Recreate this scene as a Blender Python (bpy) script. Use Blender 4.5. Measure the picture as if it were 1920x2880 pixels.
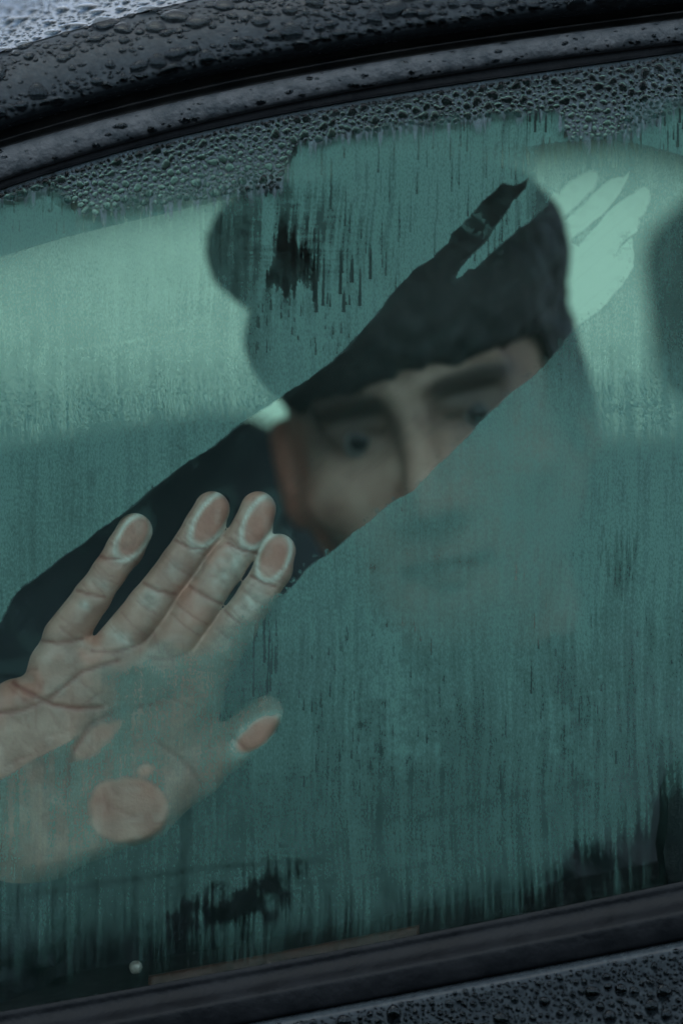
import bpy, math
import numpy as np
from mathutils import Matrix, Vector
rad = math.radians

# ------------------------------------------------------------------ camera, sky, sun, exposure
scene = bpy.context.scene
for o in list(bpy.data.objects):
    bpy.data.objects.remove(o)

S = 0.31 / 1920.0            # metres on the window pane per photograph pixel
D = 1.0                      # camera to window pane
LEAN = rad(9.0)              # the pane leans in towards the roof
ZC = 1.08                    # height of the pane's centre above the road
# car space: x along the car, y into the cabin, z up the pane; TILT carries it into the world
TILT = Matrix.Translation((0, 0, ZC)) @ Matrix.Rotation(-LEAN, 4, 'X')

cam_data = bpy.data.cameras.new('camera')
cam = bpy.data.objects.new('camera', cam_data)
scene.collection.objects.link(cam)
scene.camera = cam
cam.matrix_world = TILT @ Matrix.Translation((0, -D, 0)) @ Matrix.Rotation(rad(90), 4, 'X')
cam_data.sensor_fit = 'HORIZONTAL'
cam_data.sensor_width = 24.0
cam_data.lens = 24.0 * D / 0.31
cam_data.clip_start = 0.02
cam_data.clip_end = 3000
cam_data.dof.use_dof = True
cam_data.dof.focus_distance = D
cam_data.dof.aperture_fstop = 2.6

SUN_EL = rad(68)
SUN_AZ = rad(200)           # clockwise from +y: overcast, the sky a little brighter behind the photographer
world = bpy.data.worlds.new('World')
scene.world = world
world.use_nodes = True
wn = world.node_tree
sky = wn.nodes.new('ShaderNodeTexSky')
sky.sky_type = 'NISHITA'
sky.sun_disc = False
sky.sun_elevation = SUN_EL
sky.sun_rotation = SUN_AZ
sky.air_density = 1.0
sky.dust_density = 2.0
sky.ozone_density = 2.0
wn.nodes['Background'].inputs['Strength'].default_value = 0.09
wn.links.new(sky.outputs[0], wn.nodes['Background'].inputs['Color'])

sun_data = bpy.data.lights.new('sun', 'SUN')
sun_data.energy = 1.5
sun_data.angle = rad(168)
sun_data.color = (0.93, 0.97, 0.92)
sun = bpy.data.objects.new('sun', sun_data)
scene.collection.objects.link(sun)
sun.rotation_euler = Vector((-math.sin(SUN_AZ) * math.cos(SUN_EL), -math.cos(SUN_AZ) * math.cos(SUN_EL), -math.sin(SUN_EL))).to_track_quat('-Z', 'Y').to_euler()

scene.view_settings.view_transform = 'Standard'
scene.view_settings.look = 'None'
scene.view_settings.gamma = 1.0
scene.view_settings.exposure = 2.5
scene.view_settings.use_curve_mapping = False
cy = scene.cycles
cy.use_denoising = True
cy.max_bounces = 7
cy.diffuse_bounces = 3
cy.glossy_bounces = 3
cy.transparent_max_bounces = 32
cy.transmission_bounces = 8
cy.sample_clamp_indirect = 4.0
cy.caustics_reflective = False
cy.caustics_refractive = False

rng = np.random.default_rng(11)

# ------------------------------------------------------------------ helpers
def P(px, py, d=0.0):
    """photograph pixel at depth d behind the pane -> car space"""
    k = S * (1 + d / D)
    return np.array([(px - 960) * k, d, (1440 - py) * k])

TOP = []
def link(o, parent=None):
    scene.collection.objects.link(o)
    if parent is None:
        TOP.append(o)
    else:
        o.parent = parent
    return o
def empty(name, label=None, cat=None, kind=None):
    return tag(link(bpy.data.objects.new(name, None)), label, cat, None, kind)
def tag(o, label=None, cat=None, group=None, kind=None):
    for k, v in (('label', label), ('category', cat), ('group', group), ('kind', kind)):
        if v: o[k] = v
    return o
def mesh_np(name, v, quads, smooth=True):
    v = np.asarray(v, np.float32); f = np.asarray(quads, np.int32)
    m = bpy.data.meshes.new(name)
    n, k = f.shape
    m.vertices.add(len(v)); m.vertices.foreach_set('co', v.ravel())
    m.loops.add(n * k); m.loops.foreach_set('vertex_index', f.ravel())
    m.polygons.add(n); m.polygons.foreach_set('loop_start', np.arange(0, n * k, k, dtype=np.int32))
    m.update(calc_edges=True)
    m.polygons.foreach_set('use_smooth', np.full(n, smooth, bool))
    m.validate()
    return m
def obj(name, m, mat, parent=None):
    o = bpy.data.objects.new(name, m)
    m.materials.append(mat)
    return link(o, parent)
def attr(m, name, vals):
    a = m.attributes.new(name, 'FLOAT', 'POINT')
    a.data.foreach_set('value', np.asarray(vals, np.float32))
def grid_faces(nu, nv):
    i = np.arange(nu - 1)[:, None] * nv + np.arange(nv - 1)[None, :]
    return np.stack([i, i + 1, i + nv + 1, i + nv], -1).reshape(-1, 4)
def sst(a, b, x):
    t = np.clip((x - a) / (b - a), 0, 1)
    return t * t * (3 - 2 * t)
def poly_sdf(pts, X, Y):
    pts = np.array(pts, np.float32); d = np.full(X.shape, 1e9, np.float32); s = np.ones(X.shape, np.float32)
    n = len(pts)
    for i in range(n):
        a = pts[i]; b = pts[i - 1]
        ex, ey = b - a; wx = X - a[0]; wy = Y - a[1]
        t = np.clip((wx * ex + wy * ey) / (ex * ex + ey * ey + 1e-9), 0, 1)
        d = np.minimum(d, (wx - ex * t) ** 2 + (wy - ey * t) ** 2)
        c1 = Y >= a[1]; c2 = Y < b[1]; c3 = ex * wy > ey * wx
        s = np.where((c1 & c2 & c3) | (~c1 & ~c2 & ~c3), -s, s)
    return s * np.sqrt(d)
def line_dist(pts, X, Y):
    pts = np.array(pts, float); d = np.full(X.shape, 1e9)
    for a, b in zip(pts[:-1], pts[1:]):
        ex, ey = b - a; wx = X - a[0]; wy = Y - a[1]
        t = np.clip((wx * ex + wy * ey) / (ex * ex + ey * ey), 0, 1)
        d = np.minimum(d, np.hypot(wx - ex * t, wy - ey * t))
    return d
def vnoise(X, Y, sx, sy, seed):
    """smooth value noise, feature size sx by sy, range 0..1"""
    r = np.random.default_rng(seed)
    u = X / sx; v = Y / sy
    u = u - u.min(); v = v - v.min()
    a = r.random((int(u.max()) + 3, int(v.max()) + 3))
    iu = u.astype(int); iv = v.astype(int); fu = u - iu; fv = v - iv
    fu = fu * fu * (3 - 2 * fu); fv = fv * fv * (3 - 2 * fv)
    return (a[iu, iv] * (1 - fu) + a[iu + 1, iv] * fu) * (1 - fv) + (a[iu, iv + 1] * (1 - fu) + a[iu + 1, iv + 1] * fu) * fv

# ------------------------------------------------------------------ materials
def new_mat(name):
    m = bpy.data.materials.new(name); m.use_nodes = True
    nt = m.node_tree
    return m, nt, nt.nodes['Principled BSDF'], nt.nodes['Material Output']
def N(nt, t, **kw):
    n = nt.nodes.new(t)
    for k, v in kw.items():
        if k in n.inputs: n.inputs[k].default_value = v
        else: setattr(n, k, v)
    return n
def noise_mat(name, c1, c2, scale=30, rough=0.5, bump=0.0, bscale=300, spec=0.5, coat=0.0, rough2=None, stint=(1, 1, 1)):
    m, nt, b, out = new_mat(name)
    tc = N(nt, 'ShaderNodeTexCoord')
    nz = N(nt, 'ShaderNodeTexNoise', Scale=scale, Detail=6.0)
    nt.links.new(tc.outputs['Object'], nz.inputs['Vector'])
    r = N(nt, 'ShaderNodeValToRGB')
    r.color_ramp.elements[0].color = (*c1, 1); r.color_ramp.elements[1].color = (*c2, 1)
    r.color_ramp.elements[0].position = 0.35; r.color_ramp.elements[1].position = 0.65
    nt.links.new(nz.outputs[0], r.inputs[0]); nt.links.new(r.outputs[0], b.inputs['Base Color'])
    b.inputs['Roughness'].default_value = rough
    b.inputs['Specular IOR Level'].default_value = spec
    b.inputs['Specular Tint'].default_value = (*stint, 1)
    b.inputs['Coat Weight'].default_value = coat
    if rough2 is not None:
        mr = N(nt, 'ShaderNodeMapRange'); mr.inputs['To Min'].default_value = rough; mr.inputs['To Max'].default_value = rough2
        nt.links.new(nz.outputs[0], mr.inputs['Value']); nt.links.new(mr.outputs[0], b.inputs['Roughness'])
    if bump:
        n2 = N(nt, 'ShaderNodeTexNoise', Scale=bscale, Detail=4.0)
        nt.links.new(tc.outputs['Object'], n2.inputs['Vector'])
        bp = N(nt, 'ShaderNodeBump', Strength=bump, Distance=0.001)
        nt.links.new(n2.outputs[0], bp.inputs['Height']); nt.links.new(bp.outputs[0], b.inputs['Normal'])
    return m
def film_mat(name, c_front, c_back, trans, grain=1500.0, g_lo=0.74, g_hi=1.2):
    """thin layer of fine water beads: attribute 'fog_amount' says how much of the pane it covers"""
    m, nt, b, out = new_mat(name); nt.nodes.remove(b)
    at = N(nt, 'ShaderNodeAttribute', attribute_name='fog_amount')
    tc = N(nt, 'ShaderNodeTexCoord')
    nz = N(nt, 'ShaderNodeTexNoise', Scale=grain, Detail=2.0)
    mp = N(nt, 'ShaderNodeMapping'); mp.inputs['Scale'].default_value = (1.0, 1.0, 0.45)
    nt.links.new(tc.outputs['Object'], mp.inputs[0]); nt.links.new(mp.outputs[0], nz.inputs['Vector'])
    mr = N(nt, 'ShaderNodeMapRange'); mr.inputs['From Min'].default_value = 0.3; mr.inputs['From Max'].default_value = 0.7
    mr.inputs['To Min'].default_value = g_lo; mr.inputs['To Max'].default_value = g_hi
    nt.links.new(nz.outputs[0], mr.inputs['Value'])
    mu = N(nt, 'ShaderNodeMath', operation='MULTIPLY', use_clamp=True)
    nt.links.new(at.outputs['Fac'], mu.inputs[0]); nt.links.new(mr.outputs[0], mu.inputs[1])
    df = N(nt, 'ShaderNodeBsdfDiffuse'); df.inputs['Color'].default_value = (*c_front, 1)
    tl = N(nt, 'ShaderNodeBsdfTranslucent'); tl.inputs['Color'].default_value = (*c_back, 1)
    mx = N(nt, 'ShaderNodeMixShader'); mx.inputs[0].default_value = trans
    nt.links.new(df.outputs[0], mx.inputs[1]); nt.links.new(tl.outputs[0], mx.inputs[2])
    tr = N(nt, 'ShaderNodeBsdfTransparent')
    fin = N(nt, 'ShaderNodeMixShader')
    nt.links.new(mu.outputs[0], fin.inputs[0]); nt.links.new(tr.outputs[0], fin.inputs[1]); nt.links.new(mx.outputs[0], fin.inputs[2])
    nt.links.new(fin.outputs[0], out.inputs['Surface'])
    return m
def pane_mat(name, tint, gloss=True):
    m, nt, b, out = new_mat(name); nt.nodes.remove(b)
    tr = N(nt, 'ShaderNodeBsdfTransparent'); tr.inputs[0].default_value = (*tint, 1)
    if not gloss:
        nt.links.new(tr.outputs[0], out.inputs['Surface']); return m
    gl = N(nt, 'ShaderNodeBsdfGlossy', Roughness=0.03)
    fr = N(nt, 'ShaderNodeFresnel', IOR=1.5)
    tc = N(nt, 'ShaderNodeTexCoord')
    nz = N(nt, 'ShaderNodeTexNoise', Scale=60.0, Detail=5.0)
    nt.links.new(tc.outputs['Object'], nz.inputs['Vector'])
    mr = N(nt, 'ShaderNodeMapRange'); mr.inputs['To Min'].default_value = 0.02; mr.inputs['To Max'].default_value = 0.16
    nt.links.new(nz.outputs[0], mr.inputs['Value']); nt.links.new(mr.outputs[0], gl.inputs['Roughness'])
    mx = N(nt, 'ShaderNodeMixShader')
    nt.links.new(fr.outputs[0], mx.inputs[0]); nt.links.new(tr.outputs[0], mx.inputs[1]); nt.links.new(gl.outputs[0], mx.inputs[2])
    nt.links.new(mx.outputs[0], out.inputs['Surface'])
    return m

M_PAINT = noise_mat('wet_dark_paint', (0.0070, 0.0100, 0.0120), (0.0110, 0.0155, 0.0178), 260, 0.16, 0.30, 420, 0.06, rough2=0.34, stint=(0.82, 0.95, 0.98))
M_RUBBER = noise_mat('black_rubber', (0.0012, 0.0017, 0.0022), (0.0030, 0.0038, 0.0046), 60, 0.34, 0.5, 260, 0.045, rough2=0.6, stint=(0.82, 0.95, 0.98))
M_GROOVE = noise_mat('channel_rubber', (0.006, 0.008, 0.009), (0.020, 0.022, 0.022), 60, 0.5, 0.5, 260, 0.10, rough2=0.7)
M_TRIMRUB = noise_mat('door_frame_film', (0.011, 0.015, 0.0175), (0.027, 0.032, 0.035), 150, 0.42, 1.0, 330, 0.12, rough2=0.65, stint=(0.8, 0.95, 1.0))
M_GLASS = pane_mat('tinted_glass', (0.80, 0.93, 0.91))
M_GLASS_IN = pane_mat('tinted_glass_back', (0.97, 0.99, 0.985), False)
M_FOG = film_mat('condensation', (0.225, 0.395, 0.350), (0.33, 0.60, 0.53), 0.40)
M_MIST = film_mat('rain_mist', (0.075, 0.11, 0.125), (0.10, 0.15, 0.165), 0.35, 1500, 0.7, 1.25)
M_FARFOG = film_mat('far_condensation', (0.25, 0.5, 0.45), (0.60, 0.73, 0.60), 0.9, 300, 0.95, 1.05)
M_CLOTH = noise_mat('dark_trim', (0.035, 0.045, 0.05), (0.055, 0.065, 0.072), 80, 0.8, 0.4, 600, 0.3)
M_CARPET = noise_mat('black_carpet', (0.006, 0.007, 0.008), (0.014, 0.016, 0.017), 120, 0.9, 0.4, 600, 0.1)
M_SEAT = noise_mat('seat_cloth', (0.06, 0.075, 0.085), (0.09, 0.105, 0.115), 90, 0.85, 0.4, 600, 0.2)
M_LINER = noise_mat('headliner_cloth', (0.05, 0.06, 0.06), (0.07, 0.08, 0.08), 120, 0.9, 0.3, 800, 0.2)
M_WOOD = noise_mat('brown_trim', (0.032, 0.014, 0.010), (0.052, 0.022, 0.016), 60, 0.5, 0.3, 300, 0.2)
M_PIN = noise_mat('lock_pin_plastic', (0.16, 0.14, 0.12), (0.24, 0.21, 0.18), 200, 0.3, 0.0, 100, 0.6)
M_JACKET = noise_mat('jacket_cloth', (0.010, 0.013, 0.017), (0.020, 0.025, 0.030), 60, 0.75, 0.6, 300, 0.3)
M_HAIR = noise_mat('dark_hair', (0.010, 0.011, 0.012), (0.028, 0.027, 0.027), 160, 0.5, 0.8, 500, 0.4)
M_ADDED_BANK = noise_mat('added_dark_bank', (0.020, 0.032, 0.022), (0.045, 0.060, 0.040), 2.5, 0.7, 0.8, 8, 0.2)
M_ROAD = noise_mat('wet_asphalt', (0.035, 0.037, 0.04), (0.06, 0.062, 0.066), 3, 0.35, 0.6, 90, 0.5, rough2=0.7)

m, nt, b, out = new_mat('rain_water')
b.inputs['Base Color'].default_value = (0.30, 0.37, 0.41, 1)
b.inputs['Roughness'].default_value = 0.03
b.inputs['IOR'].default_value = 1.14
b.inputs['Transmission Weight'].default_value = 1.0
M_WATER = m
M_BEAD = m.copy(); M_BEAD.name = 'rain_water_on_paint'
bb_ = M_BEAD.node_tree.nodes['Principled BSDF']
bb_.inputs['IOR'].default_value = 1.17; bb_.inputs['Base Color'].default_value = (0.22, 0.29, 0.33, 1); bb_.inputs['Specular Tint'].default_value = (0.72, 0.92, 1.0, 1)

def skin_mat():
    m, nt, b, out = new_mat('skin')
    tc = N(nt, 'ShaderNodeTexCoord')
    nz = N(nt, 'ShaderNodeTexNoise', Scale=55.0, Detail=7.0)
    nt.links.new(tc.outputs['Object'], nz.inputs['Vector'])
    r = N(nt, 'ShaderNodeValToRGB')
    r.color_ramp.elements[0].position = 0.3; r.color_ramp.elements[1].position = 0.7
    r.color_ramp.elements[0].color = (0.30, 0.170, 0.125, 1); r.color_ramp.elements[1].color = (0.51, 0.345, 0.262, 1)
    nt.links.new(nz.outputs[0], r.inputs[0])
    at = N(nt, 'ShaderNodeAttribute', attribute_name='crease')
    mx = N(nt, 'ShaderNodeMix', data_type='RGBA')
    mx.inputs[7].default_value = (0.22, 0.075, 0.055, 1)
    prev = r.outputs[0]
    for an, col in (('flush_rim', (0.52, 0.20, 0.135, 1)), ('blanch', (0.72, 0.68, 0.57, 1))):
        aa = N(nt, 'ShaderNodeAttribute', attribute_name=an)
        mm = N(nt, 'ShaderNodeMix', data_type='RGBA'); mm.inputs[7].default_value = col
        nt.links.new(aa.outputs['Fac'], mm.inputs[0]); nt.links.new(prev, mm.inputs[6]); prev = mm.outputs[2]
    nt.links.new(at.outputs['Fac'], mx.inputs[0]); nt.links.new(prev, mx.inputs[6])
    ab = N(nt, 'ShaderNodeAttribute', attribute_name='face_dark')  # mixes in dark facial hair tones and the painted eye-socket shade
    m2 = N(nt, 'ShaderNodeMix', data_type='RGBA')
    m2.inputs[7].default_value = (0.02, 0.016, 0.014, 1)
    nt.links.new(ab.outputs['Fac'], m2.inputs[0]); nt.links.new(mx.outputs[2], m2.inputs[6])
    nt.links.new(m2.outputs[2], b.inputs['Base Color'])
    b.inputs['Roughness'].default_value = 0.55
    b.inputs['Specular IOR Level'].default_value = 0.35
    n2 = N(nt, 'ShaderNodeTexNoise', Scale=700.0, Detail=3.0)
    nt.links.new(tc.outputs['Object'], n2.inputs['Vector'])
    bp = N(nt, 'ShaderNodeBump', Strength=0.25, Distance=0.0006)
    nt.links.new(n2.outputs[0], bp.inputs['Height']); nt.links.new(bp.outputs[0], b.inputs['Normal'])
    return m
M_SKIN = skin_mat()

# ------------------------------------------------------------------ the road
g = 400.0
rd = obj('road', mesh_np('road', [(-g, -g, 0), (g, -g, 0), (g, g, 0), (-g, g, 0)], [(0, 1, 2, 3)]), M_ROAD)
tag(rd, 'wet dark asphalt road the car stands on', 'road', kind='structure')
TOP.remove(rd)

# unseen bank added to darken what pane, paint and beads mirror, blocking low sky
def added_bank():
    u = np.linspace(-70, 70, 281); w = np.linspace(0, 1, 40)
    U, W = np.meshgrid(u, w, indexing='ij')
    crown = 5.2 + 2.6 * vnoise(U, W * 0, 6, 5, 71) + 1.2 * vnoise(U, W * 0, 1.6, 5, 72)
    bulge = 1.6 * np.sin(np.pi * W) + 1.5 * vnoise(U * 10, W * 90, 14, 12, 73) + 0.8 * vnoise(U * 10, W * 90, 5, 5, 74)
    V = np.stack([U, -13.0 + bulge - 3.0 * W ** 2, -0.1 + crown * W], -1).reshape(-1, 3)
    m = mesh_np('added_bank', V, grid_faces(len(u), len(w))[:, ::-1], False)
    o = obj('added_bank', m, M_ADDED_BANK)
    tag(o, 'unseen dark bank added across the road to darken reflections in the car', 'trees', kind='stuff')
    TOP.remove(o)
added_bank()

# ------------------------------------------------------------------ lines of the door, traced once in pane pixels
def curve(pts, deg=3):
    pts = np.array(pts, float)
    c = np.polyfit(pts[:, 0] / 1000, pts[:, 1], deg)
    lo, hi = -60.0, 1980.0
    def f(x):
        x = np.asarray(x, float)
        xc = np.clip(x, lo, hi)
        y = np.polyval(c, xc / 1000)
        dy = np.polyval(np.polyder(c), xc / 1000) / 1000
        return y + dy * (x - xc)
    return f
cB = curve([(0, 367), (245, 288), (490, 227), (735, 178), (960, 144), (1205, 98), (1450, 58), (1695, 31), (1920, 3)])
cC = curve([(0, 422), (245, 355), (490, 294), (735, 239), (960, 196), (1205, 156), (1450, 119), (1695, 86), (1920, 58)])
cD = curve([(0, 511), (245, 438), (490, 373), (735, 306), (960, 264), (1205, 223), (1450, 187), (1695, 153), (1920, 125)])
cE = curve([(0, 539), (245, 459), (490, 392), (735, 337), (960, 294), (1205, 254), (1450, 217), (1695, 181), (1920, 150)])
cF = curve([(0, 2851), (245, 2808), (490, 2768), (735, 2728), (960, 2680), (1205, 2626), (1450, 2574), (1695, 2529), (1920, 2492)], 2)
cG = curve([(0, 2890), (245, 2848), (490, 2805), (735, 2759), (960, 2723), (1205, 2675), (1450, 2626), (1695, 2584), (1920, 2538)], 2)
cH = curve([(673, 2874), (960, 2813), (1205, 2764), (1450, 2721), (1695, 2675), (1920, 2633)], 1)

XL, XR = -3600, 5500
xs_body = np.concatenate([np.linspace(XL, -200, 24)[:-1], np.linspace(-200, 2120, 200), np.linspace(2120, XR, 24)[1:]])

def smooth_profile(pr, n):
    pr = np.array(pr, float)
    t = np.concatenate([[0], np.cumsum(np.hypot(*np.diff(pr, axis=0).T))])
    # Catmull-Rom through the profile points
    q = np.linspace(0, len(pr) - 1, n)
    i = np.clip(q.astype(int), 0, len(pr) - 2); f = (q - i)[:, None]
    p0 = pr[np.clip(i - 1, 0, None)]; p1 = pr[i]; p2 = pr[i + 1]; p3 = pr[np.clip(i + 2, None, len(pr) - 1)]
    return 0.5 * (2 * p1 + (p2 - p0) * f + (2 * p0 - 5 * p1 + 4 * p2 - p3) * f ** 2 + (3 * p1 - p0 - 3 * p2 + p3) * f ** 3)
def sweep(name, base, prof, mat, parent, top=None, flip=False):
    """prof: (t, y mm); with top given t runs 0..1 between base and top, otherwise t is pixels above base"""
    prof = np.array(prof, float)
    zb = base(xs_body)
    v = []
    for t, y in prof:
        py = zb + (top(xs_body) - zb) * t if top is not None else zb - t
        v.append(np.stack([(xs_body - 960) * S, np.full(len(xs_body), y / 1000), (1440 - py) * S], -1))
    v = np.array(v)
    f = grid_faces(len(prof), len(xs_body))
    return obj(name, mesh_np(name, v.reshape(-1, 3), f if flip else f[:, ::-1]), mat, parent)

car = empty('car', 'dark rain-beaded car seen close at its steamed-up side window', 'car')

ROOF = [(-10, -4), (-6, -10), (0, -13), (12, -15), (45, -14.8), (90, -13.6), (140, -11), (185, -7.2), (212, -4)]
roof_lo = smooth_profile(ROOF, 48)
ROOF2 = [(212, -4), (222, -1), (330, 33), (480, 85), (800, 215), (1250, 400), (1750, 640), (2100, 900), (2350, 1320)]
roof_hi = smooth_profile(ROOF2, 40)
roof_prof = np.concatenate([roof_lo, roof_hi[1:]])
sweep('roof_panel', cB, roof_prof, M_PAINT, car)
sweep('roof_weatherstrip', cB, [(0.05, -3), (-0.02, 4), (0.25, 6), (0.42, 4), (0.5, -1), (0.56, -2.2), (0.62, -1), (0.7, 3), (0.9, 3), (1.0, -2), (1.02, -6)], M_GROOVE, car, top=cC, flip=False)
sweep('door_frame_moulding', cC, smooth_profile([(-0.03, -1), (0.0, -5), (0.08, -7.6), (0.35, -9.2), (0.7, -9.4), (0.92, -8.4), (1.0, -6.4), (1.02, -3)], 36), M_TRIMRUB, car, top=cD)
sweep('glass_run_seal', cD, smooth_profile([(-0.05, -6), (0.08, -4.5), (0.5, -4.45), (0.8, -4.9), (0.95, -5.6), (1.0, -5.2), (1.03, -4.1)], 20), M_RUBBER, car, top=cE)
sweep('belt_weatherstrip', cF, smooth_profile([(-0.08, -3.9), (0.0, -4.8), (0.12, -5.2), (0.28, -8.0), (0.37, -12), (0.44, -14), (0.55, -14.6), (0.75, -14.8), (0.93, -14.0), (1.0, -10), (1.02, -6)], 44), M_RUBBER, car, top=cH)
DOOR = [(8, -7), (0, -12.5), (-8, -16), (-30, -17.5), (-120, -20), (-300, -26), (-700, -40), (-1500, -62), (-2600, -80), (-4200, -60)]
door_prof = smooth_profile(DOOR, 60)
sweep('door_panel', cH, door_prof, M_PAINT, car)

# pane: a slab 4 mm thick between the run seal and the belt strip
def pane_sheet(name, y, xs, zt, zb, mat, parent, nz=2, flip=False):
    v = []
    for k in range(nz):
        t = k / (nz - 1)
        py = zt + (zb - zt) * t
        v.append(np.stack([(xs - 960) * S, np.full(len(xs), y), (1440 - py) * S], -1))
    f = grid_faces(nz, len(xs))
    return obj(name, mesh_np(name, np.array(v).reshape(-1, 3), f[:, ::-1] if flip else f, False), mat, parent)
xg = np.linspace(-2600, 4500, 240)
xg = xg[(xg > -2100) & (xg < 4000)]
def slab():
    n = len(xg); zt = cE(xg) - 25; zb = cF(xg) + 60
    rows = []
    for y, py in ((-0.004, zt), (-0.004, zb), (0.0, zb), (0.0, zt)):
        rows.append(np.stack([(xg - 960) * S, np.full(n, y), (1440 - py) * S], -1))
    v = np.array(rows).reshape(-1, 3)
    f = []; mi = []
    for a, bb, mm in ((0, 1, 0), (1, 2, 1), (2, 3, 1), (3, 0, 1)):
        for i in range(n - 1):
            f.append((a * n + i, bb * n + i, bb * n + i + 1, a * n + i + 1)); mi.append(mm)
    m = mesh_np('window_pane', v, f, False)
    o = obj('window_pane', m, M_GLASS, car)
    m.materials.append(M_GLASS_IN)
    m.polygons.foreach_set('material_index', np.array(mi, np.int32))
    return o
pane = slab()

# ------------------------------------------------------------------ the condensation on the inside of the pane
STRIP = [(-260, 2010), (-60, 1840), (0, 1748), (30, 1690), (60, 1652), (147, 1592), (306, 1470), (490, 1328), (612, 1242), (735, 1151), (870, 1068), (967, 980),
         (1020, 920), (1078, 857), (1139, 783), (1165, 755), (1192, 738), (1222, 722), (1226, 712), (1258, 682), (1266, 655), (1303, 619), (1352, 564), (1400, 522), (1414, 510),
         (1428, 515), (1444, 518), (1468, 509), (1488, 497), (1480, 534), (1450, 561), (1425, 595), (1376, 662), (1327, 717), (1296, 760), (1284, 779),
         (1297, 772), (1315, 751), (1333, 751), (1389, 705), (1462, 638), (1490, 626), (1529, 589), (1546, 560), (1558, 540), (1572, 548), (1584, 530), (1610, 503),
         (1627, 491), (1658, 475), (1679, 481), (1682, 497), (1673, 527), (1633, 570), (1606, 594), (1590, 607), (1592, 612), (1612, 597), (1640, 570), (1673, 540), (1719, 503), (1756, 493), (1771, 480), (1762, 509),
         (1744, 540), (1719, 570), (1690, 606), (1645, 643), (1609, 668), (1608, 680), (1627, 692), (1658, 655), (1695, 613), (1731, 576), (1786, 534), (1811, 521),
         (1829, 533), (1832, 552), (1817, 588), (1799, 613), (1793, 648), (1780, 657), (1758, 672), (1742, 690), (1734, 711), (1748, 692), (1776, 668), (1783, 711), (1782, 748), (1750, 803),
         (1695, 864), (1640, 907), (1600, 941), (1580, 970), (1548, 1005), (1511, 1042), (1440, 1105), (1350, 1190), (1280, 1258), (1205, 1338), (1160, 1378), (1100, 1416), (1016, 1482), (930, 1549), (870, 1600), (808, 1659),
         (740, 1710), (700, 1735), (640, 1790), (560, 1830), (430, 1850), (320, 1890), (330, 1960), (230, 2060), (205, 2084), (150, 2110), (92, 2143), (0, 2193), (-260, 2330)]
CONTACTS = [  # centre, half length, half width, axis angle (deg from +x, up), ring width, inner density
    (374, 1510, 62, 33, 58, 11, 0.14), (594, 1462, 78, 35, 57, 11, 0.05), (731, 1468, 70, 36, 62, 12, 0.04), (769, 1566, 62, 36, 67, 12, 0.04),
    (722, 2068, 72, 32, 40, 10, 0.05)]
BLOBS = [(360, 2278, 110, 94, -8), (252, 2094, 62, 30, 38), (300, 2056, 40, 14, 30), (408, 2164, 30, 20, 20)]   # thenar pad, small pads

SMEARS = ((285, 1640, 22, 16, .30), (236, 1702, 18, 12, .35), (420, 1690, 30, 28, .34), (650, 1600, 46, 62, .40), (690, 1560, 26, 30, .3), (640, 1690, 36, 70, .22),
                              (240, 1822, 26, 12, .3), (350, 1800, 52, 20, .28), (440, 1860, 60, 40, .2), (490, 1600, 20, 36, .18), (545, 1545, 14, 20, .2), (700, 1700, 40, 80, .35), (640, 1800, 40, 50, .25), (170, 1940, 14, 14, .2))
def smear(X, Y, cx, cy, rx, ry):
    kk = math.cos(rad(35)); ks = math.sin(rad(35))
    U = (X - cx) * ks - (Y - cy) * kk; V = (X - cx) * kk + (Y - cy) * ks
    return np.exp(-((U / ry) ** 2 + (V / rx) ** 2)) * (0.35 + 1.1 * vnoise(X, Y, 15, 15, 48))

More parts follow.
